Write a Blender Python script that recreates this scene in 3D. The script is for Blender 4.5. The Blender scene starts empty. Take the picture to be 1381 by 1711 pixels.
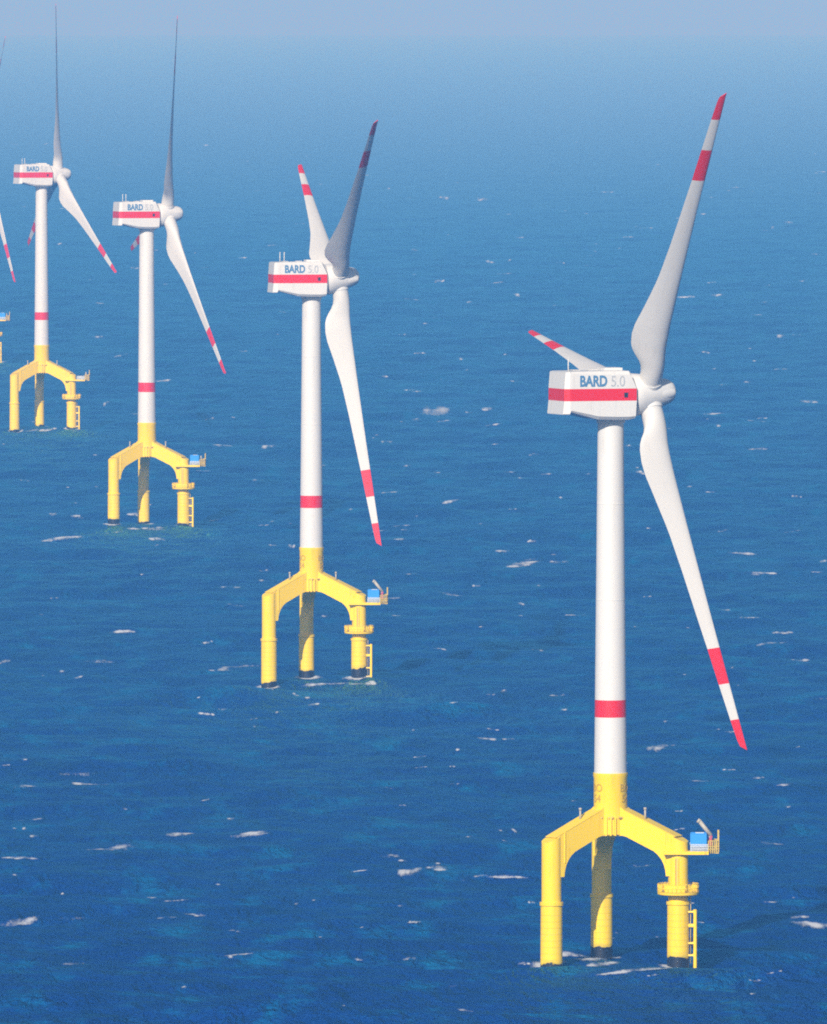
import bpy, math, random
import numpy as np
from mathutils import Matrix, Vector

scene = bpy.context.scene
COL = scene.collection
PI = math.pi
R = math.radians
rng = np.random.default_rng(11)

# --------------------------------------------------------------------------
# helpers
# --------------------------------------------------------------------------
class MB:
    """collects shapes, builds ONE mesh"""
    def __init__(s):
        s.v = []; s.f = []; s.m = []; s.s = []
    def add(s, verts, faces, mat=0, smooth=False):
        o = len(s.v)
        s.v += [tuple(p) for p in verts]
        for i, f in enumerate(faces):
            s.f.append(tuple(o + k for k in f))
            s.m.append(mat[i] if isinstance(mat, (list, tuple)) else mat)
            s.s.append(smooth)
    def box(s, c, size, mat=0, rz=0.0):
        x, y, z = c; a, b, h = size[0]/2, size[1]/2, size[2]/2
        cs, sn = math.cos(rz), math.sin(rz)
        vs = []
        for dz in (-h, h):
            for dx, dy in ((-a, -b), (a, -b), (a, b), (-a, b)):
                vs.append((x + dx*cs - dy*sn, y + dx*sn + dy*cs, z + dz))
        s.add(vs, [(3, 2, 1, 0), (4, 5, 6, 7), (0, 1, 5, 4), (1, 2, 6, 5), (2, 3, 7, 6), (3, 0, 4, 7)], mat)
    def lathe(s, prof, n=48, M=None, mats=None, caps=True, smooth=True):
        """prof: (z, r) list revolved about z; mats per segment"""
        M = M or Matrix()
        for i in range(len(prof) - 1):
            (z0, r0), (z1, r1) = prof[i], prof[i+1]
            m = mats[i] if mats else 0
            vs = []
            for z, r in ((z0, r0), (z1, r1)):
                for k in range(n):
                    a = 2*PI*k/n
                    vs.append(M @ Vector((r*math.cos(a), r*math.sin(a), z)))
            s.add(vs, [(k, (k+1) % n, n + (k+1) % n, n + k) for k in range(n)], m, smooth)
        if caps:
            for (z, r), rev, m in ((prof[0], True, mats[0] if mats else 0), (prof[-1], False, mats[-1] if mats else 0)):
                if r < 1e-4: continue
                vs = [M @ Vector((r*math.cos(2*PI*k/n), r*math.sin(2*PI*k/n), z)) for k in range(n)]
                s.add(vs, [tuple(reversed(range(n))) if rev else tuple(range(n))], m)
    def tube(s, p, q, r, n=10, mat=0, r2=None):
        p, q = Vector(p), Vector(q); d = q - p
        M = Matrix.Translation(p) @ d.to_track_quat('Z', 'Y').to_matrix().to_4x4()
        s.lathe([(0, r), (d.length, r if r2 is None else r2)], n, M, [mat])
    def prism(s, poly, axis_o, ux, uz, un, w, mat=0):
        """polygon (a, b) in the plane (ux, uz), extruded +-w/2 along un"""
        n = len(poly); vs = []
        for sg in (-.5, .5):
            for a, b in poly:
                vs.append(axis_o + ux*a + uz*b + un*(sg*w))
        fs = [tuple(range(n)), tuple(reversed(range(n, 2*n)))]
        fs += [(k, n + k, n + (k+1) % n, (k+1) % n) for k in range(n)]
        s.add(vs, fs, mat)
    def mesh(s, name, mats):
        me = bpy.data.meshes.new(name)
        me.from_pydata(s.v, [], s.f)
        for m in mats: me.materials.append(m)
        me.polygons.foreach_set('material_index', s.m)
        me.polygons.foreach_set('use_smooth', s.s)
        me.update()
        # weld rings so smooth shading runs through
        import bmesh
        bm = bmesh.new(); bm.from_mesh(me)
        bmesh.ops.remove_doubles(bm, verts=bm.verts, dist=0.0005)
        bmesh.ops.recalc_face_normals(bm, faces=bm.faces)
        for e in bm.edges:
            if len(e.link_faces) == 2:
                if e.calc_face_angle(0) > R(34): e.smooth = False
        bm.to_mesh(me); bm.free()
        return me

def link(name, me, parent=None, M=None):
    o = bpy.data.objects.new(name, me)
    COL.objects.link(o)
    if parent is not None: o.parent = parent
    if M is not None: o.matrix_local = M
    return o

def tag(o, label=None, cat=None, group=None, kind=None):
    if label: o['label'] = label
    if cat: o['category'] = cat
    if group: o['group'] = group
    if kind: o['kind'] = kind
    return o

CACHE = {}
def cached(key, fn):
    if key not in CACHE: CACHE[key] = fn()
    return CACHE[key]

def text_mesh(name, body, size, sx, bold, mat):
    cu = bpy.data.curves.new(name, 'FONT')
    cu.body = body; cu.size = size; cu.offset = bold; cu.extrude = 0.012
    cu.resolution_u = 4
    o = bpy.data.objects.new(name, cu); COL.objects.link(o)
    bpy.context.view_layer.update()
    me = bpy.data.meshes.new_from_object(o.evaluated_get(bpy.context.evaluated_depsgraph_get()))
    COL.objects.unlink(o); bpy.data.objects.remove(o); bpy.data.curves.remove(cu)
    for v in me.vertices: v.co.x *= sx
    me.materials.clear(); me.materials.append(mat)
    xs = [v.co.x for v in me.vertices]
    return me, min(xs), max(xs)

# --------------------------------------------------------------------------
# materials
# --------------------------------------------------------------------------
def new_mat(name):
    m = bpy.data.materials.new(name); m.use_nodes = True
    nt = m.node_tree; nt.nodes.clear()
    out = nt.nodes.new('ShaderNodeOutputMaterial')
    return m, nt, out

def N(nt, kind, **kw):
    n = nt.nodes.new(kind)
    for k, v in kw.items(): setattr(n, k, v)
    return n

def math_node(nt, op, a, b=None, clamp=False):
    n = N(nt, 'ShaderNodeMath', operation=op); n.use_clamp = clamp
    for i, x in enumerate((a, b)):
        if x is None: continue
        if isinstance(x, (int, float)): n.inputs[i].default_value = x
        else: nt.links.new(x, n.inputs[i])
    return n.outputs[0]

def ramp(nt, val, lo, hi):
    n = N(nt, 'ShaderNodeMapRange', interpolation_type='SMOOTHSTEP')
    nt.links.new(val, n.inputs[0])
    n.inputs[1].default_value = lo; n.inputs[2].default_value = hi
    return n.outputs[0]

def noise(nt, vec, scale, detail=3.0, rough=0.5, stretch=None):
    if stretch:
        mp = N(nt, 'ShaderNodeMapping'); mp.inputs['Scale'].default_value = stretch
        nt.links.new(vec, mp.inputs['Vector']); vec = mp.outputs[0]
    n = N(nt, 'ShaderNodeTexNoise'); n.inputs['Scale'].default_value = scale
    n.inputs['Detail'].default_value = detail; n.inputs['Roughness'].default_value = rough
    nt.links.new(vec, n.inputs['Vector'])
    return n.outputs['Fac']

def mixc(nt, fac, a, b):
    n = N(nt, 'ShaderNodeMix', data_type='RGBA')
    if isinstance(fac, (int, float)): n.inputs[0].default_value = fac
    else: nt.links.new(fac, n.inputs[0])
    for i, x in ((6, a), (7, b)):
        if isinstance(x, tuple): n.inputs[i].default_value = (*x, 1)
        else: nt.links.new(x, n.inputs[i])
    return n.outputs[2]

def paint(name, col, dirt, amount=.35, rough=.42, streak=(1.2, 1.2, .09), scale=1.0):
    """coated steel / gelcoat with faint weather streaks and blotches"""
    m, nt, out = new_mat(name)
    tc = N(nt, 'ShaderNodeTexCoord')
    st = noise(nt, tc.outputs['Object'], scale, 4, .6, streak)
    bl = noise(nt, tc.outputs['Object'], .22, 3, .6)
    f = math_node(nt, 'MULTIPLY', ramp(nt, st, .5, .78), ramp(nt, bl, .38, .68))
    f = math_node(nt, 'MULTIPLY', f, amount)
    c = mixc(nt, f, col, dirt)
    b = N(nt, 'ShaderNodeBsdfPrincipled')
    nt.links.new(c, b.inputs['Base Color'])
    b.inputs['Roughness'].default_value = rough
    b.inputs['Specular IOR Level'].default_value = .35
    nt.links.new(b.outputs[0], out.inputs[0])
    return m

WHITE = paint('white_paint', (.67, .665, .645), (.42, .40, .36), .6)
BLADE = paint('blade_gelcoat', (.63, .62, .595), (.45, .43, .39), .45, .35)
RED = paint('red_paint', (.70, .012, .012), (.45, .03, .04), .5)
YELLOW = paint('yellow_paint', (.93, .65, .0), (.55, .30, .02), .55)
DIMYEL = paint('weathered_yellow_paint', (.62, .46, .10), (.4, .27, .08), .6)
GREYMETAL = paint('galvanised_metal', (.42, .39, .32), (.3, .26, .2), .6)
PALE = paint('pale_rail_paint', (.62, .66, .68), (.4, .42, .42), .5)
BLUE = paint('blue_container_paint', (.035, .30, .80), (.05, .2, .45), .5)
DKBLUE = paint('lettering_blue', (.075, .20, .36), (.12, .25, .4), .3)
GREYLET = paint('lettering_grey', (.43, .46, .49), (.5, .5, .5), .3)
DARK = paint('dark_opening', (.02, .025, .04), (.04, .04, .05), .3)
INK = paint('numeral_brown', (.55, .36, .01), (.75, .5, .01), .9)
PINK = paint('faded_red_paint', (.55, .10, .14), (.4, .1, .1), .5)

def pile_material():
    m, nt, out = new_mat('pile_paint_with_tide_growth')
    tc = N(nt, 'ShaderNodeTexCoord'); pass
    sep = N(nt, 'ShaderNodeSeparateXYZ'); nt.links.new(tc.outputs['Object'], sep.inputs[0])
    z = sep.outputs[2]
    st = noise(nt, tc.outputs['Object'], 1.0, 4, .6, (1.2, 1.2, .09))
    col = mixc(nt, math_node(nt, 'MULTIPLY', ramp(nt, st, .5, .8), .4), (.93, .65, .0), (.55, .32, .02))
    # depth rings every metre below the joint
    fr = math_node(nt, 'FRACT', math_node(nt, 'MULTIPLY', z, 1.0))
    ring = math_node(nt, 'LESS_THAN', fr, .10)
    ring = math_node(nt, 'MULTIPLY', ring, math_node(nt, 'LESS_THAN', z, 8.6))
    col = mixc(nt, math_node(nt, 'MULTIPLY', ring, .34), col, (.42, .25, .02))
    # growth: black below an uneven line, differing from pile to pile
    n1 = noise(nt, tc.outputs['Object'], .42, 3, .55)
    td = N(nt, 'ShaderNodeAttribute', attribute_type='OBJECT', attribute_name='tide'); lvl = td.outputs['Fac']
    lvl = math_node(nt, 'ADD', lvl, math_node(nt, 'MULTIPLY', math_node(nt, 'SUBTRACT', n1, .5), 2.0))
    d = math_node(nt, 'SUBTRACT', lvl, z)
    film = ramp(nt, d, -.7, .1)
    col = mixc(nt, math_node(nt, 'MULTIPLY', film, .5), col, (.30, .28, .03))
    col = mixc(nt, ramp(nt, d, -.06, .1), col, (.012, .014, .02))
    b = N(nt, 'ShaderNodeBsdfPrincipled'); nt.links.new(col, b.inputs['Base Color'])
    b.inputs['Roughness'].default_value = .45; b.inputs['Specular IOR Level'].default_value = .35
    nt.links.new(b.outputs[0], out.inputs[0])
    return m
PILE = pile_material()

def sea_material():
    m, nt, out = new_mat('sea_water')
    tc = N(nt, 'ShaderNodeTexCoord'); co = tc.outputs['Object']
    # wind waves -> bump
    w1 = noise(nt, co, .085, 5, .62, (1.0, .5, 1.0))
    w2 = noise(nt, co, .34, 4, .65, (1.0, .4, 1.0))
    bmp = N(nt, 'ShaderNodeBump'); bmp.inputs['Strength'].default_value = 1.0; bmp.inputs['Distance'].default_value = 1.0
    h = math_node(nt, 'ADD', math_node(nt, 'MULTIPLY', w1, 10.0), math_node(nt, 'MULTIPLY', w2, 3.6))
    nt.links.new(h, bmp.inputs['Height'])
    # water colour: broad drifts of greener and darker water
    big = noise(nt, co, .010, 4, .6, (.8, .6, 1.0))
    mid = noise(nt, co, .075, 5, .68, (1.0, .42, 1.0))
    c = mixc(nt, ramp(nt, big, .35, .68), (.0015, .032, .21), (.002, .047, .245))
    c = mixc(nt, math_node(nt, 'MULTIPLY', ramp(nt, mid, .5, .70), .85), c, (.001, .165, .37))
    c = mixc(nt, math_node(nt, 'MULTIPLY', ramp(nt, mid, .47, .30), .85), c, (.0001, .026, .13))
    # thin scattered foam flecks and wind streaks
    f1 = noise(nt, co, .55, 3, .6, (.45, .30, 1.0))
    f2 = noise(nt, co, .035, 3, .6, (.7, .8, 1.0))
    fleck = math_node(nt, 'MULTIPLY', ramp(nt, f1, .70, .80), ramp(nt, f2, .52, .66))
    stre = math_node(nt, 'MULTIPLY', ramp(nt, noise(nt, co, .16, 5, .68, (.5, .42, 1.0)), .56, .78), .32)
    c = mixc(nt, stre, c, (.03, .24, .36))
    c = mixc(nt, math_node(nt, 'MULTIPLY', fleck, .45), c, (.6, .66, .68))
    dif = N(nt, 'ShaderNodeBsdfDiffuse'); nt.links.new(c, dif.inputs['Color']); nt.links.new(bmp.outputs[0], dif.inputs['Normal'])
    gl = N(nt, 'ShaderNodeBsdfGlossy'); gl.inputs['Roughness'].default_value = .2
    gl.inputs['Color'].default_value = (.22, .76, 1, 1); 
    # the wave facets one sees at a low angle are the ones that lean towards the viewer
    geo = N(nt, 'ShaderNodeNewGeometry')
    b2 = N(nt, 'ShaderNodeBump'); b2.inputs['Strength'].default_value = .5; b2.inputs['Distance'].default_value = .9; nt.links.new(h, b2.inputs['Height'])
    sc = N(nt, 'ShaderNodeVectorMath', operation='SCALE'); sc.inputs['Scale'].default_value = .2; nt.links.new(geo.outputs['Incoming'], sc.inputs[0])
    ad = N(nt, 'ShaderNodeVectorMath', operation='ADD'); nt.links.new(sc.outputs[0], ad.inputs[0]); nt.links.new(b2.outputs[0], ad.inputs[1])
    nm = N(nt, 'ShaderNodeVectorMath', operation='NORMALIZE'); nt.links.new(ad.outputs[0], nm.inputs[0])
    nt.links.new(nm.outputs[0], gl.inputs['Normal'])
    mx = N(nt, 'ShaderNodeMixShader'); mx.inputs[0].default_value = .2
    sx = N(nt, 'ShaderNodeSeparateXYZ'); nt.links.new(geo.outputs['Incoming'], sx.inputs[0])
    fc = math_node(nt, 'SUBTRACT', 1.0, sx.outputs[2])
    fz = N(nt, 'ShaderNodeMapRange'); nt.links.new(fc, fz.inputs[0])     # water mirrors more the flatter one looks at it
    fz.inputs[1].default_value = .91; fz.inputs[2].default_value = 1.0; fz.inputs[3].default_value = .07; fz.inputs[4].default_value = .9
    nt.links.new(fz.outputs[0], mx.inputs[0])
    nt.links.new(mixc(nt, ramp(nt, fc, .978, .999), (.20, .74, .97), (.9, .95, 1.0)), gl.inputs['Color'])
    nt.links.new(dif.outputs[0], mx.inputs[1]); nt.links.new(gl.outputs[0], mx.inputs[2])
    nt.links.new(mx.outputs[0], out.inputs[0])
    return m

def foam_material():
    m, nt, out = new_mat('sea_foam')
    tc = N(nt, 'ShaderNodeTexCoord'); co = tc.outputs['Object']
    at = N(nt, 'ShaderNodeAttribute', attribute_name='foam')
    n1 = noise(nt, co, 1.3, 5, .78, (1.0, .16, 1.0))
    v = math_node(nt, 'SUBTRACT', at.outputs['Fac'], math_node(nt, 'MULTIPLY', n1, 1.12))
    a = math_node(nt, 'MULTIPLY', ramp(nt, v, -.28, .38), .7)
    dif = N(nt, 'ShaderNodeBsdfDiffuse'); dif.inputs['Color'].default_value = (.80, .82, .83, 1)
    tr = N(nt, 'ShaderNodeBsdfTransparent')
    mx = N(nt, 'ShaderNodeMixShader'); nt.links.new(a, mx.inputs[0])
    nt.links.new(tr.outputs[0], mx.inputs[1]); nt.links.new(dif.outputs[0], mx.inputs[2])
    nt.links.new(mx.outputs[0], out.inputs[0])
    return m

# --------------------------------------------------------------------------
# camera: a long lens from a helicopter 151 m above the sea
# --------------------------------------------------------------------------
CAM_H = 151.3
EARTH = 30.0e6          # effective radius under strong sea-air refraction: the sea falls away from the plane and ends in a true horizon
FPX = 20800.0            # focal length in pixels of the 1381 px wide photograph
PITCH = math.atan(862.5 / FPX)
cam = bpy.data.cameras.new('camera')
cam.sensor_fit = 'HORIZONTAL'; cam.sensor_width = 36.0
cam.lens = FPX / 1381.0 * 36.0
cam.clip_start = 5.0; cam.clip_end = 400000.0
co = bpy.data.objects.new('camera', cam); COL.objects.link(co)
co.location = (0, 0, CAM_H); co.rotation_euler = (PI/2 - PITCH, 0, 0)
scene.camera = co

def sea_at(px, py):
    """point of the sea plane that the photograph shows at (px, py)"""
    u = (855.5 - py) / FPX; x = (px - 690.5) / FPX
    d = Vector((x, math.cos(PITCH) + u*math.sin(PITCH), -math.sin(PITCH) + u*math.cos(PITCH)))
    t = -CAM_H / d.z
    for _ in range(6):
        t = -(CAM_H + t*t/(2*EARTH)) / d.z
    return d.x*t, d.y*t

# --------------------------------------------------------------------------
# sea
# --------------------------------------------------------------------------
WAVES = []
wr = np.random.default_rng(5)
for k in range(26):
    lam = 13.0 * (1.075 ** k) * wr.uniform(.9, 1.1)
    ang = R(78) + wr.normal() * .6
    amp = .0125 * lam ** .72 * wr.uniform(.6, 1.25)
    WAVES.append((2*PI/lam*math.cos(ang), 2*PI/lam*math.sin(ang), amp, wr.uniform(0, 2*PI)))
PX0, PX1, PY0, PY1 = -620.0, 620.0, 1480.0, 14000.0
def sea_z(x, y):
    x = np.asarray(x, float); y = np.asarray(y, float)
    z = np.zeros(np.broadcast(x, y).shape)
    for kx, ky, a, p in WAVES:
        z = z + a*np.sin(kx*x + ky*y + p)
    z = z + .10*np.abs(z)*z
    e = np.minimum(np.minimum(x - PX0, PX1 - x)/60.0, np.minimum((y - PY0)/80.0, (PY1 - y)/8000.0))
    return z*np.clip(e, 0, 1) - (x*x + y*y)/(2*EARTH)

FOAM = []   # (px, py, width px, height px, strength) whitecaps read off the photograph, put where they lie on the sea
FOAM += [(1140,497,42,6,.8),(1197,495,26,7,.8),(803,334,30,6,.75),(820,438,16,6,.8),(733,471,18,6,.8),(935,440,14,4,.6),(852,435,10,5,.7),
 (725,689,62,17,.72),(815,685,22,7,.9),(1195,692,46,8,.85),(1350,672,26,11,.9),(1200,712,10,6,.8),(1265,752,42,5,.7),(1048,745,14,6,.8),(1067,790,16,7,.9),
 (1240,925,46,6,.85),(1270,960,44,7,.85),(880,943,58,13,1.),(838,921,26,8,.85),(935,940,40,8,.5),(887,905,14,6,.9),(757,838,32,8,.8),(936,832,9,5,.8),
 (796,980,14,6,.8),(745,993,60,5,.55),(872,1010,14,6,.9),(1010,996,10,5,.6),(1303,1058,34,7,.8),(1338,1104,30,10,.8),(1290,1075,46,5,.6),
 (1108,1248,56,9,.7),(1265,1300,26,6,.6),(842,1155,12,6,.8),(818,1162,16,5,.6),(943,1186,12,7,1.),(930,1163,30,5,.7),(813,1234,28,9,1.05),(851,1236,24,5,.7),
 (764,1254,9,6,.9),(857,1388,14,7,.8),(690,1220,10,5,.6),(682,1455,38,9,1.05),(735,1453,44,9,.85),(655,1432,40,6,.6),(835,1467,76,7,.8),(672,1440,14,6,.8),(890,1510,14,6,.8),
 (1355,1545,60,15,1.0),(1330,1532,34,8,.8),(690,1542,14,6,.7),(600,1605,18,6,.7),(690,1602,30,8,.6),(875,1612,18,6,.9),
 (202,1057,44,8,1.),(345,1074,18,7,.8),(390,1116,44,6,.7),(346,1195,26,6,1.),(103,1124,12,6,.8),(130,1132,16,5,.8),(8,1108,26,7,.8),(165,1106,50,6,.55),
 (152,1311,52,7,.95),(130,1297,50,9,.45),(302,1393,46,8,1.05),(415,1395,72,9,.8),(185,1420,84,11,.7),(32,1435,52,6,.75),(40,1385,9,7,.9),(104,1494,9,7,.8),
 (383,1368,14,6,.8),(208,1353,14,5,.6),(25,1545,80,13,.75),(130,1537,80,8,.4),(125,1612,60,6,.55),(385,1601,12,5,.9),(365,1478,14,5,.6),(425,1215,10,5,.6),
 (110,898,72,8,.85),(130,863,30,6,.8),(90,858,14,6,.8),(265,901,28,8,1.),(450,745,24,6,.8),(372,745,30,6,.7),(270,637,30,6,.85),(165,507,20,6,.9),(163,563,20,8,.7),
 (100,407,12,4,.7),(344,243,12,5,.8),(392,213,8,3,.5),(180,672,14,5,.7),(352,700,16,5,.7),(497,1163,16,5,.8),(513,1167,12,8,1.),(522,1178,18,7,.8),(460,1192,14,5,.6),
 (620,1060,12,5,.6),(655,1000,30,4,.6),(440,955,20,5,.5),(455,912,18,5,.9),(487,912,14,6,.8),(585,853,12,5,.6),(75,720,22,5,.9),(95,1000,24,4,.5),
 (700,590,18,5,.7),(640,630,16,5,.7),(770,600,12,5,.7),(990,420,14,4,.5),(1060,380,14,4,.5),(1300,560,20,5,.7),(1340,470,18,5,.6),(1180,590,18,5,.7),
 (1330,560,14,4,.5),(1250,640,20,5,.6),(890,760,18,5,.6),(680,780,18,5,.6),(1330,830,16,6,.7),(1210,1020,20,6,.7),(1375,940,14,6,.7),(670,560,14,4,.6)]
# broken water round the piles of the nearer turbines
FOAM += [(1070,1621,120,8,.85),(1008,1612,48,12,.95),(958,1596,46,11,1.0),(975,1604,70,8,.8),(930,1606,30,8,.7),
 (617,1142,24,9,1.1),(560,1144,90,6,.7),(515,1146,46,8,.8),(450,1148,36,6,.6),
 (250,884,60,8,.8),(305,878,34,8,.9),(190,890,40,6,.5),(226,860,30,7,.85),(60,720,40,6,.8),(80,718,24,6,.8),(125,717,26,5,.6),(4,606,16,8,.8)]
for k in range(270):            # small distant and faint whitecaps scattered between
    py = 236 + 1460 * wr.random()**1.25
    px = 1381*wr.random()**.8
    s = .45 + .55*(py/1700)
    FOAM.append((px, py, s*(12 + 40*wr.random()**2), s*wr.uniform(3.2, 5.2), wr.uniform(.5, .8)))

def build_sea():
    # wave field seen by the lens
    ys = [PY0]
    while ys[-1] < PY1:
        y = ys[-1]; ys.append(y + max(2.6, 2.6*(y/2600.0)**1.3))
    ys[-1] = PY1; ys = np.array(ys)
    xs = np.linspace(PX0, PX1, 360)
    X, Y = np.meshgrid(xs, ys)
    Z = sea_z(X, Y)
    ny, nx = X.shape
    V = [np.stack([X, Y, Z], -1).reshape(-1, 3)]
    i = (np.arange(ny - 1)[:, None]*nx + np.arange(nx - 1)[None]).reshape(-1)
    F = [np.stack([i, i + 1, i + nx + 1, i + nx], -1)]
    foam = [np.zeros(ny*nx)]
    mats = [np.zeros(len(i), int)]
    base = ny*nx
    # open sea out to the horizon, all round
    gx = np.unique(np.concatenate([-np.geomspace(620, 22000, 14), np.geomspace(620, 22000, 14), [PX0, PX1]]))
    gy = np.unique(np.concatenate([np.linspace(-15000, PY0, 12), np.linspace(PY0, PY1, 26), np.linspace(PY1, 130000, 90)]))
    q = []
    for a_ in range(len(gx) - 1):
        for b_ in range(len(gy) - 1):
            x0, x1, y0, y1 = gx[a_], gx[a_+1], gy[b_], gy[b_+1]
            if x0 > PX0 - 1 and x1 < PX1 + 1 and y0 > PY0 - 1 and y1 < PY1 + 1: continue
            for xx, yy in ((x0, y0), (x1, y0), (x1, y1), (x0, y1)): q.append((xx, yy, -(xx*xx + yy*yy)/(2*EARTH)))
    q = np.array(q, float).reshape(-1, 3)
    V.append(q); F.append(base + np.arange(len(q)).reshape(-1, 4)); foam.append(np.zeros(len(q))); mats.append(np.zeros(len(q)//4, int))
    base += len(q)
    # whitecaps: foam sheets lying on the wave surface
    def on_wave(px, py):
        x0, y0 = sea_at(px, py)
        t = np.linspace(.93, 1.05, 500)
        zz = CAM_H + (-(x0*x0 + y0*y0)/(2*EARTH) - CAM_H)*t - sea_z(x0*t, y0*t)
        k = int(np.argmax(zz < 0)) if (zz < 0).any() else 290
        return x0*t[k], y0*t[k]
    for (px, py, w, h, s) in FOAM:
        cx, cy = on_wave(px, py)
        D = cy; mpp = D/FPX
        g = CAM_H/D + max(0.0, float(sea_z(cx, cy + 2.0) - sea_z(cx, cy - 2.0))/4.0)
        L = w*mpp*1.5; W = h*mpp/g*1.5
        nu, nv = 40, 13
        u = np.linspace(-1, 1, nu)[None]; v = np.linspace(-1, 1, nv)[:, None]
        bend = wr.uniform(-.4, .4); sk = wr.uniform(-.6, .6)
        x = cx + u*L/2 + 0*v
        y = cy + v*W/2 + (bend*u**2 + sk*u)*W/2
        a = np.zeros((nv, nu))
        nl = 1 + int(w > 13) + int(w > 26) + int(w > 44)
        for q_ in range(nl + 1):
            tail = q_ == nl
            cu = wr.uniform(-.62, .62)*(nl > 1); cv = wr.uniform(-.35, .35)
            ru = wr.uniform(.16, .42) if nl > 1 else .5
            rv = wr.uniform(.22, .5); st = wr.uniform(.65, 1.0)
            if q_ == 0: st = 1.0; ru = max(ru, .3); rv = .45
            if tail: cu, cv, ru, rv, st = wr.uniform(-.2, .2), wr.uniform(-.3, .3), .75, .55, .62
            g = st*np.exp(-(((u - cu)/ru)**2 + ((v - cv)/rv)**2))
            a = np.maximum(a, g)
        a = a*s*1.12
        a = a - .35*np.clip((np.maximum(np.abs(u), np.abs(v)) - .8)/.2, 0, 1)
        a = np.where((np.abs(u) > .99) | (np.abs(v) > .99), -0.5, a)
        z = sea_z(x, y) + .14
        V.append(np.stack([x, y, z], -1).reshape(-1, 3))
        i = (np.arange(nv - 1)[:, None]*nu + np.arange(nu - 1)[None]).reshape(-1)
        F.append(base + np.stack([i, i + 1, i + nu + 1, i + nu], -1))
        foam.append(a.reshape(-1)); mats.append(np.ones(len(i), int))
        base += nu*nv
    # churned water close round each pile
    for (tx, tsc) in ((1020, 10.69), (520, 7.58), (245, 5.86), (69.5, 4.79)):
        for ph in (216, 96, -24):
            px_ = (tx - 690.5)/tsc + 11.5*math.cos(R(ph)); py_ = FPX/tsc + 11.5*math.sin(R(ph))
            nu, nv = 48, 7
            th = np.linspace(0, 2*PI, nu)[None]; q = np.linspace(0, 1, nv)[:, None]
            lob = 1 + .5*np.sin(th*1 + wr.uniform(0, 6)) + .3*np.sin(2*th + wr.uniform(0, 6)) + .2*np.sin(5*th + wr.uniform(0, 6))
            rr = 1.66 + q*(.7 + 1.5*np.clip(lob, 0, 2))
            x = px_ + rr*np.cos(th); y = py_ + rr*np.sin(th)*1.5
            a = (1.05 - 1.2*q)*np.clip(.35 + .6*lob, 0, 1.05)
            a = np.where(q > .95, -.5, a)
            V.append(np.stack([x, y, sea_z(x, y) + .17], -1).reshape(-1, 3))
            i = (np.arange(nv - 1)[:, None]*nu + np.arange(nu - 1)[None]).reshape(-1)
            F.append(base + np.stack([i, i + 1, i + nu + 1, i + nu], -1))
            foam.append(a.reshape(-1)); mats.append(np.ones(len(i), int)); base += nu*nv
    V = np.concatenate(V); F = np.concatenate(F); foam = np.concatenate(foam); mats = np.concatenate(mats)
    me = bpy.data.meshes.new('sea')
    me.vertices.add(len(V)); me.vertices.foreach_set('co', V.astype(np.float32).ravel())
    me.loops.add(F.size); me.loops.foreach_set('vertex_index', F.astype(np.int32).ravel())
    me.polygons.add(len(F)); me.polygons.foreach_set('loop_start', np.arange(0, F.size, 4, dtype=np.int32))
    me.polygons.foreach_set('material_index', mats.astype(np.int32))
    me.polygons.foreach_set('use_smooth', np.ones(len(F), bool))
    at = me.attributes.new('foam', 'FLOAT', 'POINT'); at.data.foreach_set('value', foam.astype(np.float32))
    me.update(calc_edges=True); me.validate()
    me.materials.append(sea_material()); me.materials.append(foam_material())
    o = link('sea', me); tag(o, kind='structure')
    return o
build_sea()

# --------------------------------------------------------------------------
# the wind turbine
# --------------------------------------------------------------------------
LEGR = 11.5
PHI = {'left': R(216), 'far': R(96), 'right': R(-24)}
TILT = R(5)
HUB_Z = 89.15; OVER = 6.0; CONE = R(3.0); ROTOR = 59.8

def pile_mesh():
    b = MB()
    b.lathe([(-2.4, 1.74), (9.55, 1.70)], 56)
    b.lathe([(9.55, 1.85), (10.05, 1.85)], 56)
    return b.mesh('pile', [PILE])

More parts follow.
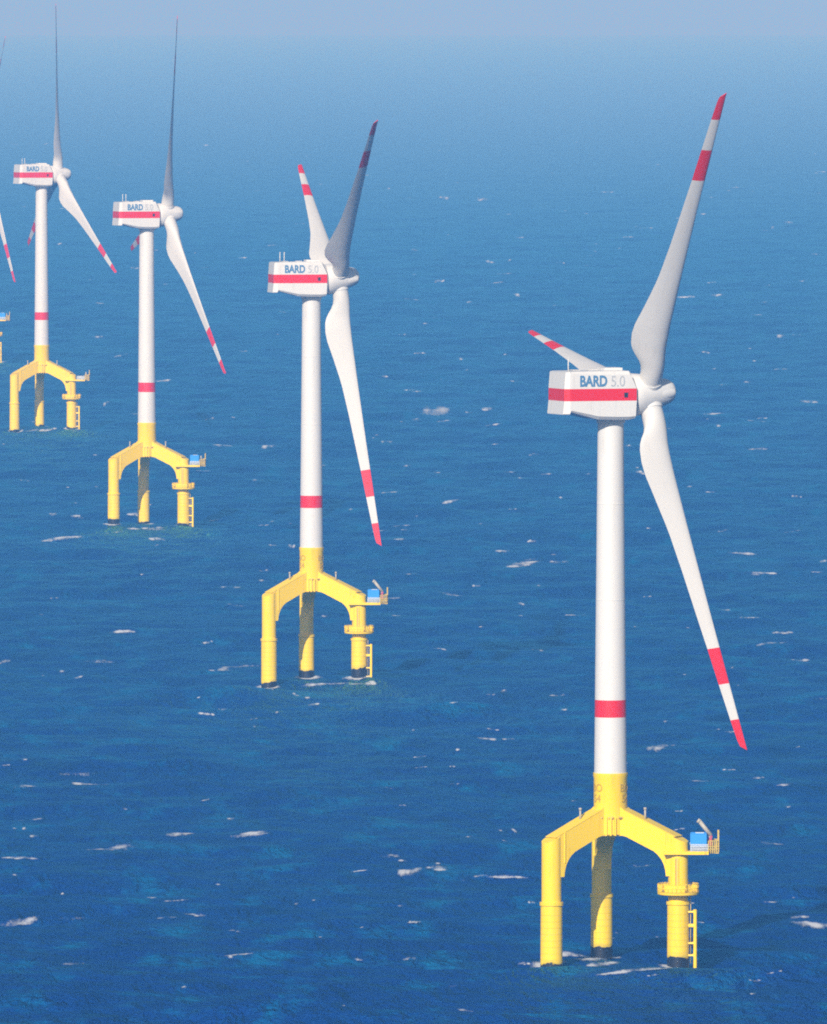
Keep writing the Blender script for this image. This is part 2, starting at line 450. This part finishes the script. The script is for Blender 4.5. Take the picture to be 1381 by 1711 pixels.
def crosspiece_mesh():
    b = MB()
    Z = Vector((0, 0, 1))
    # column under the tower
    b.lathe([(20.05, 2.3), (20.3, 2.62), (29.0, 2.62), (29.35, 2.72), (29.85, 2.72)], 64)
    for k, phi in PHI.items():
        ur = Vector((math.cos(phi), math.sin(phi), 0)); un = Vector((-math.sin(phi), math.cos(phi), 0))
        O = Vector((0, 0, 0))
        # box girder: sloping top, bent underside, curved knee at the leg
        knee = [(9.98, 14.0), (9.88, 14.9), (9.62, 15.8), (9.2, 16.6), (8.6, 17.3), (7.9, 17.85)]
        poly = [(0.0, 20.1), (2.9, 20.15), (4.2, 19.75)][::1]
        low = [(0.0, 20.12), (2.6, 20.12), (3.3, 19.95)] + knee[::-1]
        up = [(11.3, 14.0), (11.3, 20.25), (8.5, 21.55), (5.0, 23.15), (2.9, 24.1), (2.2, 24.65), (0.0, 24.75)]
        b.prism(low + up, O, ur, Z, un, 2.7)
        # top flange plate lip
        b.prism([(2.9, 24.05), (11.6, 20.17), (11.6, 20.27), (2.9, 24.15)], O, ur, Z, un, 2.8)
        # leg head tube with slanted top
        n = 40; vs = []; r = 1.56
        for lvl in (0, 1):
            for i in range(n):
                a = 2*PI*i/n; dx, dy = r*math.cos(a), r*math.sin(a)
                z = 10.0 if lvl == 0 else 20.03 - .444*dx
                vs.append(ur*(LEGR + dx) + un*dy + Z*z)
        b.add(vs, [(i, (i+1) % n, n + (i+1) % n, n + i) for i in range(n)], 0, True)
        b.add(vs[n:], [tuple(range(n))], 0)
        # seam plate where girder meets leg
        b.prism([(9.86, 16.2), (10.0, 16.2), (10.0, 20.95), (9.86, 20.95)], O, ur, Z, un, 3.0)
    # stiffeners and brackets on the side facing away from the far leg
    for a in (-104, -90, -76):
        u = Vector((math.cos(R(a)), math.sin(R(a)), 0))
        b.box(u*2.62 + Z*21.6, (.75, .28, 2.9), 0, R(a))
    b.box(Vector((.0, -2.72, 23.0)), (.75, .5, .28), 1)
    b.box(Vector((-1.45, -2.5, 22.95)), (.5, .5, .26), 1, -.5)
    b.box(Vector((1.5, -2.45, 23.0)), (.5, .5, .26), 1, .5)
    return b.mesh('crosspiece', [YELLOW, DIMYEL])

def numeral_mesh(phi):
    big = MB()
    for row, (txt, z) in enumerate((('BO', 27.0), ('54', 25.35))):
        me, x0, x1 = text_mesh('numeral', txt, 1.75, .95, .015, INK)
        vs = []
        mid = (x0 + x1)/2
        for v in me.vertices:
            a = phi + (v.co.x - mid)/2.65
            r = 2.665 + (0.03 if v.co.z > 0 else 0)
            vs.append((r*math.cos(a), r*math.sin(a), z + v.co.y))
        big.add(vs, [tuple(p.vertices) for p in me.polygons])
        bpy.data.meshes.remove(me)
    return big.mesh('numerals', [INK])

def tower_mesh():
    b = MB()
    def r(z): return 2.56 + (2.04 - 2.56)*(z - 29.8)/(84.6 - 29.8)
    zs = [29.85, 38.6, 41.3, 57.0, 72.0, 85.1]
    b.lathe([(z, r(z)) for z in zs], 64, None, [0, 1, 0, 0, 0])
    for z in (57.0, 72.0):
        b.lathe([(z - .09, r(z) + .025), (z + .09, r(z) + .025)], 64)
    b.lathe([(84.65, 2.25), (85.3, 2.25)], 48)
    return b.mesh('tower', [WHITE, RED])

NZ = 0.35
def nacelle_mesh():
    """x forward, y left, z up from the sea"""
    b = MB()
    ST, SB = 89.75, 87.85
    def sect(x, w, zt, zb, ct=.55, cb=.5, xs=None):
        half = [(0, zt), (w*.55, zt), (w - ct, zt - .02), (w, zt - ct), (w, ST), (w, SB), (w, zb + cb), (w - cb, zb), (w*.5, zb), (0, zb)]
        ring = [(y, z) for y, z in half] + [(-y, z) for y, z in half[-2:0:-1]]
        out = []
        for i, (y, z) in enumerate(ring):
            xx = x
            if xs:
                if z > ST + .05: xx = xs[0]
                elif z >= SB - .05: xx = xs[1]
                else: xx = xs[2]
            out.append((xx, y, z))
        return out
    secs = [sect(-9.0, 3.55, 92.35, 85.75, .12, .12, (-8.85, -9.05, -9.25)),
            sect(-8.25, 4.0, 92.45, 85.75, .12, .15),
            sect(-8.0, 4.02, 92.45, 86.15, .3, .25),
            sect(-3.4, 4.02, 92.5, 84.95),
            sect(-.5, 4.02, 92.5, 84.85),
            sect(1.7, 4.02, 92.5, 84.85),
            sect(2.75, 3.98, 92.3, 85.1, .6, .35, (1.95, 2.85, 2.7)),
            sect(3.2, 3.4, 91.7, 85.5, .9, .9, (2.4, 3.15, 2.95))]
    n = len(secs[0])
    for i in range(len(secs) - 1):
        A, B = secs[i], secs[i+1]
        fs = []; ms = []
        for k in range(n):
            k2 = (k+1) % n
            fs.append((k, k2, n + k2, n + k))
            zc = (A[k][2] + A[k2][2])/2
            ms.append(1 if SB < zc < ST and abs(A[k][1] - A[k2][1]) < .2 and i < 6 else 0)
        b.add(A + B, fs, ms, False)
    # rear wall split by the stripe: build as strips
    A = secs[0]; h = n//2
    idx = list(range(n))
    for k in range(0, h):
        l, r_ = k, k+1
        l2, r2 = (n - k) % n, (n - k - 1) % n
        quad = [A[l], A[r_], A[r2], A[l2]]
        if len({q for q in quad}) < 3: continue
        zc = (A[l][2] + A[r_][2])/2
        if abs(A[l][2] - A[r_][2]) < 1e-6: continue
        b.add(quad, [(0, 1, 2, 3)], 1 if SB < zc < ST else 0)
    b.add(secs[-1], [tuple(range(n))], 0)
    # bearing housing between the body and the rotor, along the tilted shaft
    Mx = Matrix.Translation((0, 0, HUB_Z - NZ - OVER*math.sin(TILT))) @ Matrix.Rotation(-TILT, 4, 'Y') @ Matrix.Rotation(PI/2, 4, 'Y')
    b.lathe([(1.2, 3.5), (2.9, 3.45), (3.3, 3.2), (3.6, 2.6)], 56, Mx)
    # raised roof part in front, seam strips on the sides
    b.box((.3, 1.3, 92.65), (3.0, 3.4, .5))
    b.box((-2.7, 1.2, 92.58), (1.4, 1.4, .12))
    b.box((-5.9, .6, 92.58), (1.2, 2.4, .1))
    b.lathe([(84.75, 2.55), (84.9, 2.75)], 40)
    me = b.mesh('nacelle', [WHITE, RED])
    return me

def nacelle_text_mesh(txt, x, w, h, bold, mat, side):
    me, x0, x1 = text_mesh('lettering', txt, 1.0, 1.0, bold, mat)
    ys = [v.co.y for v in me.vertices]; y0, y1 = min(ys), max(ys)
    for v in me.vertices:
        u = (v.co.x - x0)/(x1 - x0); t = (v.co.y - y0)/(y1 - y0); d = .03 + v.co.z
        X = x + u*w
        if side < 0: v.co = (X, -4.03 - d, 90.1 + t*h)
        else: v.co = (-2*(-2.6) - 5.2 + 2*(-2.6) - (X) + 0.0, 4.03 + d, 90.1 + t*h)
    me.update()
    return me

def hub_mesh():
    """local z along the shaft, origin at the rotor centre"""
    b = MB()
    b.lathe([(-2.7, 2.6), (-2.65, 3.3), (-2.3, 3.4), (-1.3, 3.25), (0, 2.95), (1.1, 2.7), (2.1, 2.35), (3.0, 2.1), (3.8, 1.8), (4.3, 1.45), (4.6, .95), (4.72, 0.01)], 60)
    for k in range(3):       # three lobes of the spinner, between the blades
        a = 2*PI*k/3 + PI
        M = Matrix.Rotation(a, 4, 'Z') @ Matrix.Translation((.95, 0, 0))
        b.lathe([(-1.6, 1.0), (-1.0, 1.8), (.6, 1.75), (2.2, 1.45), (3.5, 1.1), (4.2, .75), (4.4, .01)], 32, M)
    return b.mesh('hub', [WHITE])

def collar_mesh():
    b = MB()
    b.lathe([(1.2, 2.0), (2.75, 1.92)], 40)
    b.lathe([(2.75, 1.80), (2.92, 1.80)], 40)
    return b.mesh('root_collar', [WHITE])

CH = [(2.9, 3.55), (4.0, 3.7), (5.5, 4.3), (7.5, 5.2), (9.5, 5.6), (11.5, 5.75), (13.5, 5.55), (16, 5.0), (19, 4.4), (23, 3.65), (30, 3.0), (37, 2.5), (43, 2.12), (49, 1.8), (55, 1.45), (58.5, 1.2), (60.2, 1.0)]
def interp(tab, r):
    return float(np.interp(r, [t[0] for t in tab], [t[1] for t in tab]))
TH = [(2.9, 1.0), (5, .8), (7, .6), (9, .47), (12.5, .36), (18, .3), (30, .22), (45, .18), (60.2, .15)]
TW = [(2.9, 17), (10, 16), (14, 13.5), (20, 10), (30, 6), (40, 3), (50, 1), (60.2, 0)]
LEO = [(2.9, 1.75), (6, 1.55), (10, 1.15), (14, .95), (22, .75), (37, .5), (49, .4), (60.2, .3)]   # leading edge ahead of the pitch axis
def blade_mesh():
    """local z = span from the rotor centre, +x = towards leading edge at the tip, y = suction side"""
    b = MB()
    rs = [2.9, 3.6, 4.5, 5.5, 6.5, 7.5, 8.5, 9.5, 10.5, 11.5, 12.5, 13.5, 14.5, 15.7, 17, 18.5, 20, 22, 24, 27, 30, 33.5, 37, 40, 43, 46, 49, 52, 55, 57, 58.5, 59.4, 60.2]
    n = 36; rings = []
    for r in rs:
        c = interp(CH, r); t = interp(TH, r); tw = R(interp(TW, r)); le = interp(LEO, r)
        circ = max(0.0, min(1.0, (9.0 - r)/5.6)); circ = circ*circ*(3 - 2*circ)
        ring = []
        for k in range(n):
            a = 2*PI*k/n
            xi = .5*(1 + math.cos(a))           # 1 at leading edge ... 0 at trailing edge
            xx = 1 - xi
            yt = 5*t*c*(.2969*math.sqrt(xx) - .126*xx - .3516*xx**2 + .2843*xx**3 - .1036*xx**4)
            ya = yt if a < PI else -.75*yt
            camb = .03*c*4*xx*(1 - xx)
            px = le - c*xx; py = ya + camb
            cxp = c/2*math.cos(a) + (le - c/2)*0; cyp = 1.77*math.sin(a)
            X = px*(1 - circ) + 1.77*math.cos(a)*circ; Y = py*(1 - circ) + cyp*circ
            ct, sn = math.cos(tw), math.sin(tw)
            z = r
            if r > 58.4: z = r - (1 - xi)*.8*(r - 58.4)/1.8
            ring.append((X*ct - Y*sn, X*sn + Y*ct, z*ROTOR/60.2))
        rings.append(ring)
    for i in range(len(rs) - 1):
        rm = (rs[i] + rs[i+1])/2
        m = 1 if (43 < rm < 49 or rm > 55) else 0
        b.add(rings[i] + rings[i+1], [(k, (k+1) % n, n + (k+1) % n, n + k) for k in range(n)], m, True)
    b.add(rings[-1], [tuple(range(n))], 1); b.add(rings[0], [tuple(reversed(range(n)))], 0)
    return b.mesh('blade', [BLADE, RED])

UR = Vector((math.cos(PHI['right']), math.sin(PHI['right']), 0)); LEGP = UR*LEGR

def ring_platform_mesh():
    b = MB()
    b.lathe([(11.0, 2.7), (11.15, 3.2), (11.5, 3.25), (11.55, 1.5)], 48, Matrix.Translation(LEGP))
    return b.mesh('ring_platform', [YELLOW])
def ring_railing_mesh():
    b = MB(); n = 30; r = 3.17
    for k in range(n):
        a = 2*PI*k/n; p = LEGP + Vector((r*math.cos(a), r*math.sin(a), 0))
        b.tube(p + Vector((0, 0, 11.5)), p + Vector((0, 0, 12.8)), .06, 6)
        a2 = 2*PI*(k+1)/n; q = LEGP + Vector((r*math.cos(a2), r*math.sin(a2), 0))
        for z in (12.15, 12.8):
            b.tube(p + Vector((0, 0, z)), q + Vector((0, 0, z)), .06, 6)
        if k not in (24, 26, 27, 28, 29, 1, 4, 8, 9, 18):      # infill panels, left out at gates
            d = (q - p); m = (p + q)/2
            b.box(m + Vector((0, 0, 12.12)), (d.length*.98, .03, 1.1), 0, math.atan2(d.y, d.x))
    return b.mesh('railing', [YELLOW])

def access_platform_mesh():
    b = MB()
    x0, x1 = LEGP.x - 2.3, LEGP.x + 6.3
    y0, y1 = LEGP.y - 2.1, LEGP.y + 2.2
    b.box(((x0 + x1)/2 - .8, (y0 + y1)/2, 17.7), (x1 - x0 - 1.6, y1 - y0, .5))
    b.box((x1 - .9, (y0 + y1)/2 + .1, 17.75), (1.8, 3.0, .3), 1)
    return b.mesh('access_platform', [YELLOW, DIMYEL])
def access_railing_mesh():
    b = MB()
    x0, x1 = LEGP.x + 1.9, LEGP.x + 6.3
    y0, y1 = LEGP.y - 2.0, LEGP.y + 2.1
    def run(p, q, n, mat, h=1.15, r=.05):
        p, q = Vector(p), Vector(q)
        for k in range(n + 1):
            s = p.lerp(q, k/n); b.tube(s, s + Vector((0, 0, h)), r, 6, mat)
        for z in (.4, .8, h):
            b.tube(p + Vector((0, 0, z)), q + Vector((0, 0, z)), r, 6, mat)
    run((x0, y0, 17.95), (x1 - 1.6, y0, 17.95), 16, 0, 1.1, .055)
    run((x0, y1, 17.95), (x1 - 1.6, y1, 17.95), 10, 0)
    run((x1 - 1.6, y0, 17.9), (x1, y0 + .5, 17.9), 5, 1, 1.7, .085)
    run((x1, y0 + .5, 17.9), (x1, y1 - .5, 17.9), 5, 1, 2.4, .085)
    run((x1, y1 - .5, 17.9), (x1 - 1.6, y1, 17.9), 5, 1, 1.7, .085)
    b.tube((x1 - .05, y0 + .8, 17.85), (x1 - .05, y0 + .8, 21.3), .16, 8, 1)
    return b.mesh('railing', [PALE, DIMYEL])
def crane_post_mesh():
    b = MB()
    x = LEGP.x + 5.0; y = LEGP.y + .9
    b.tube((x, y, 17.85), (x, y, 20.5), .22, 10)
    return b.mesh('crane', [GREYMETAL])
def crane_boom_mesh():
    b = MB()
    x = LEGP.x + 5.0; y = LEGP.y + .9
    b.tube((x + .15, y, 20.25), (x - 1.75, y + .2, 22.6), .33, 10)
    b.tube((x - 1.6, y + .2, 22.4), (x - 1.95, y + .2, 22.65), .36, 10)
    return b.mesh('boom', [GREYMETAL])
def crane_winch_mesh():
    b = MB()
    x = LEGP.x + 5.0; y = LEGP.y + .6
    b.box((x, y, 19.35), (.5, .5, 1.3)); b.box((x + .15, y - .1, 20.1), (.35, .4, .3))
    return b.mesh('winch', [PINK])
def landing_mesh():
    b = MB()
    for yo in (-.75, .75):
        b.tube((LEGP.x + 2.65, LEGP.y + yo, -2.3), (LEGP.x + 2.65, LEGP.y + yo, 8.7), .27, 14)
    for z in (1.6, 3.5, 6.3, 8.4):
        for yo in (-.75, .75):
            b.tube((LEGP.x + 1.2, LEGP.y + yo*.7, z), (LEGP.x + 2.65, LEGP.y + yo, z), .16, 10)
    b.box((LEGP.x + 2.15, LEGP.y - .55, 6.3), (1.1, .5, .5))
    return b.mesh('boat_landing', [YELLOW])
def landing_ladder_mesh():
    b = MB()
    for yo in (-.25, .25):
        b.tube((LEGP.x + 1.95, LEGP.y + yo, .3), (LEGP.x + 1.95, LEGP.y + yo, 11.0), .06, 6)
    for k in range(32):
        z = .6 + k*.33
        b.tube((LEGP.x + 1.95, LEGP.y - .25, z), (LEGP.x + 1.95, LEGP.y + .25, z), .035, 5)
    return b.mesh('ladder', [DIMYEL])
def cable_tray_mesh():
    b = MB()
    p = LEGP
    b.box((p.x - .55, p.y - 1.62, 13.9), (.16, .34, 6.0)); b.box((p.x - .05, p.y - 1.62, 13.9), (.16, .34, 6.0))
    b.box((p.x - .3, p.y - 1.52, 13.9), (.4, .1, 6.0), 1)
    return b.mesh('cable_tray', [YELLOW, DIMYEL])
def post_mesh(r):
    phi = PHI[r]; u = Vector((math.cos(phi), math.sin(phi), 0))
    p = u*5.9
    zb = 24.14 - .4466*(5.9 - 2.7)
    b = MB()
    b.tube(p + Vector((0, 0, zb)), p + Vector((0, 0, zb + 1.55)), .16, 8)
    b.lathe([(0, .24), (.35, .24)], 8, Matrix.Translation(p + Vector((0, 0, zb + 1.5))))
    return b.mesh('lantern_post', [GREYMETAL])
def mast_mesh(x, y, h):
    b = MB(); b.tube((x, y, 92.4), (x, y, 92.4 + h), .10, 8, 0, .08); b.box((x, y, 92.4 + h), (.2, .2, .2))
    return b.mesh('mast', [WHITE])
def hatch_mesh():
    b = MB(); b.box((1.05, -4.03, 88.75), (.62, .12, .75)); b.box((1.05, -4.06, 89.18), (.8, .14, .1), 1)
    return b.mesh('hatch', [DARK, RED])

def turbine(px, scale, yaw_deg, theta_deg, pitch_deg, label, masts, numerals, tides=None):
    tides = dict(zip(('left', 'far', 'right'), tides or (.8, .8, .8)))
    D = FPX/scale; X = (px - 690.5)/scale
    root = bpy.data.objects.new('wind_turbine', None); COL.objects.link(root)
    root.location = (X, D, -D*D/(2*EARTH))
    tag(root, label, 'wind turbine', 'white wind turbines on yellow three-legged bases standing in a row at sea')
    for k, phi in PHI.items():
        M = Matrix.Translation((LEGR*math.cos(phi), LEGR*math.sin(phi), 0)) @ Matrix.Rotation(phi + X, 4, 'Z')
        po = link('pile', cached('pile', pile_mesh), root, M)
        wx, wy = X + LEGR*math.cos(phi), D + LEGR*math.sin(phi)
        po['tide'] = tides[k] + float(sea_z(wx, wy)) + D*D/(2*EARTH)
    cp = link('crosspiece', cached('crosspiece', crosspiece_mesh), root)
    if numerals:
        for a in (R(217), R(-32)):
            link('numerals', cached(('num', a), lambda: numeral_mesh(a)), cp)
    for s in ('left', 'right'):
        link('lantern_post', cached('post' + s, lambda: post_mesh(s)), cp)
    link('tower', cached('tower', tower_mesh), root)
    rp = link('ring_platform', cached('ring', ring_platform_mesh), root)
    link('railing', cached('ringrail', ring_railing_mesh), rp)
    ap = link('access_platform', cached('access', access_platform_mesh), root)
    link('railing', cached('accessrail', access_railing_mesh), ap)
    cr = link('crane', cached('crane', crane_post_mesh), root)
    if numerals:
        link('boom', cached('boom', crane_boom_mesh), cr); link('winch', cached('winch', crane_winch_mesh), cr)
    bl = link('boat_landing', cached('landing', landing_mesh), root)
    link('ladder', cached('ladder', landing_ladder_mesh), bl)
    link('cable_tray', cached('tray', cable_tray_mesh), root)
    # nacelle, turned into the wind
    yaw = R(yaw_deg)
    Mn = Matrix.Translation((0, 0, NZ)) @ Matrix.Rotation(yaw, 4, 'Z')
    na = link('nacelle', cached('nacelle', nacelle_mesh), root, Mn)
    for i in range(masts):
        link('mast', cached(('mast', i), lambda: mast_mesh(-7.0 + .95*i, .2, 2.1)), na)
    link('hatch', cached('hatch', hatch_mesh), na)
    link('lettering', cached('bard', lambda: nacelle_text_mesh('BARD', -6.6, 4.5, 1.75, .035, DKBLUE, -1)), na)
    link('lettering', cached('five', lambda: nacelle_text_mesh('5.0', -1.45, 2.3, 1.68, .0, GREYLET, -1)), na)
    # rotor
    a = Vector((math.cos(yaw)*math.cos(TILT), math.sin(yaw)*math.cos(TILT), math.sin(TILT)))
    h = Vector((-math.sin(yaw), math.cos(yaw), 0)); v = a.cross(h)
    if v.z < 0: v = -v
    C = Vector((0, 0, HUB_Z - OVER*math.sin(TILT))) + a*OVER
    def frame(x, y, z, o):
        M = Matrix((( x.x, y.x, z.x, o.x), (x.y, y.y, z.y, o.y), (x.z, y.z, z.z, o.z), (0, 0, 0, 1)))
        return M
    th0 = R(theta_deg)
    e0 = v*math.cos(th0) + h*math.sin(th0)
    hub = link('rotor_hub', cached('hub', hub_mesh), root, frame(e0, a.cross(e0), a, C))
    for k in range(3):
        t = th0 + k*2*PI/3
        e = v*math.cos(t) + h*math.sin(t); et = -v*math.sin(t) + h*math.cos(t)
        z = (e*math.cos(CONE) + a*math.sin(CONE)).normalized()
        an = (a - z*a.dot(z)).normalized()
        p = R(pitch_deg)
        le = (et*math.cos(p) + an*math.sin(p)).normalized()      # leading edge
        y = z.cross(le)
        # twist in the mesh turns the root sections further towards upwind
        sgn = 1 if (le.cross(an)).dot(z) >= 0 else -1
        bmesh_ = cached('blade', blade_mesh) if y.dot(an*math.cos(p) - et*math.sin(p)) > 0 else cached('bladem', lambda: mirrored_blade())
        bo = link('blade', bmesh_, root, frame(le, y, z, C))
        link('root_collar', cached('collar', collar_mesh), bo)
    return root

def mirrored_blade():
    me = cached('blade', blade_mesh).copy()
    for v in me.vertices: v.co.y = -v.co.y
    me.flip_normals(); me.name = 'blade'
    return me

def container(px, scale, label, kind):
    D = FPX/scale; X = (px - 690.5)/scale
    b = MB()
    w, d, h = 2.5, 2.4, 2.75
    b.box((0, 0, h/2 + .05), (w - .1, d - .1, h - .1))
    for sx in (-1, 1):
        for sy in (-1, 1):
            b.box((sx*(w/2 - .06), sy*(d/2 - .06), h/2), (.12, .12, h), 0)
    for z in (.08, h - .02):
        for sy in (-1, 1): b.box((0, sy*(d/2 - .05), z), (w - .24, .1, .16), 0)
        for sx in (-1, 1): b.box((sx*(w/2 - .05), 0, z), (.1, d - .24, .16), 0)
    for k in range(8):
        b.box((-.95 + k*.27, -d/2 + .045, h/2), (.1, .05, h - .3))
        for sx in (-1, 1): b.box((sx*(w/2 - .045), -.85 + k*.24, h/2), (.05, .09, h - .3))
    b.box((.2, .1, h + .05), (1.3, 1.2, .12), 1)
    o = link('equipment_container', b.mesh('equipment_container', [BLUE, PALE]))
    o.location = (X + LEGP.x + 3.15, D + LEGP.y + .05, 17.95 - D*D/(2*EARTH))
    tag(o, label, 'container', 'blue containers on the turbine access platforms')
    return o

T = [
 (1020, 10.69, 19.6, 322.2, 92, 'nearest and largest white turbine, its base legs standing low at right of the picture', 1, True, (.75, 2.1, 1.9)),
 (520, 7.58, 10.3, 306.1, 74, 'turbine just left of the nearest, its two upper blades spread in a V', 2, True, (1.2, 1.5, 2.1)),
 (245, 5.86, 15.4, 341.3, 17, 'third turbine from the right, with thin upright blade and a blue container', 2, False, (1.7, .8, .8)),
 (69.5, 4.79, 18.6, 355.8, 19, 'hazy small turbine with bare platform without blue container, second farthest in the row', 2, False),
 (-51, 4.04, 17.0, 320.0, 20, 'farthest turbine, cut off by the left picture edge, only blade tip and platform showing', 1, False),
]
for args in T: turbine(*args)
container(1020, 10.69, 'large blue container on the nearest turbine platform beside the raised crane boom', 0)
container(520, 7.58, 'blue container on the platform of the turbine with V-spread blades', 0)
container(245, 5.86, 'small blue container on the platform of the third turbine from the right', 0)
container(-51, 4.04, 'faint blue container cut by the left picture edge on the farthest platform', 0)

# --------------------------------------------------------------------------
# air, sky, sun
# --------------------------------------------------------------------------
def haze():
    b = MB()
    z0, z1 = -292.0, 158.0
    b.box((0, 59000.0, (z0 + z1)/2), (46000.0, 150000.0, z1 - z0))
    m, nt, out = new_mat('haze_air')
    vol = N(nt, 'ShaderNodeVolumePrincipled')
    vol.inputs['Color'].default_value = (.12, .41, 1.0, 1)
    vol.inputs['Absorption Color'].default_value = (.707, .46, .36, 1)
    vol.inputs['Density'].default_value = 1.12e-4
    vol.inputs['Anisotropy'].default_value = -.14
    nt.links.new(vol.outputs[0], out.inputs['Volume'])
    o = link('haze', b.mesh('haze', [m])); tag(o, kind='stuff')
    return o
haze()

SUN_EL, SUN_AZ = R(28), R(17)     # azimuth: to the left of straight behind the camera
w = bpy.data.worlds.new('World'); scene.world = w; w.use_nodes = True
nt = w.node_tree; nt.nodes.clear()
sky = nt.nodes.new('ShaderNodeTexSky'); sky.sky_type = 'NISHITA'; sky.sun_disc = False
sky.sun_elevation = SUN_EL; sky.sun_rotation = PI + SUN_AZ
sky.altitude = 0; sky.air_density = 1.0; sky.dust_density = 1.0; sky.ozone_density = 1.5
bg = nt.nodes.new('ShaderNodeBackground'); bg.inputs[1].default_value = .075
wo = nt.nodes.new('ShaderNodeOutputWorld')
nt.links.new(sky.outputs[0], bg.inputs[0]); nt.links.new(bg.outputs[0], wo.inputs[0])
sun = bpy.data.lights.new('sun', 'SUN'); sun.energy = 4.5; sun.angle = R(.5); sun.color = (1, .95, .87)
so = bpy.data.objects.new('sun', sun); COL.objects.link(so)
d = Vector((-math.sin(SUN_AZ)*math.cos(SUN_EL), -math.cos(SUN_AZ)*math.cos(SUN_EL), math.sin(SUN_EL)))
so.rotation_euler = d.to_track_quat('Z', 'Y').to_euler(); so.location = (0, 0, 400)

vs = scene.view_settings
vs.view_transform = 'Standard'; vs.look = 'None'; vs.gamma = 1.0; vs.exposure = 0.17; vs.use_curve_mapping = False
cy = scene.cycles
cy.use_denoising = False      # the grain is left in, as in the photograph
cy.filter_width = 1.9
cy.volume_bounces = 0; cy.max_bounces = 6; cy.diffuse_bounces = 2; cy.glossy_bounces = 2; cy.transparent_max_bounces = 12
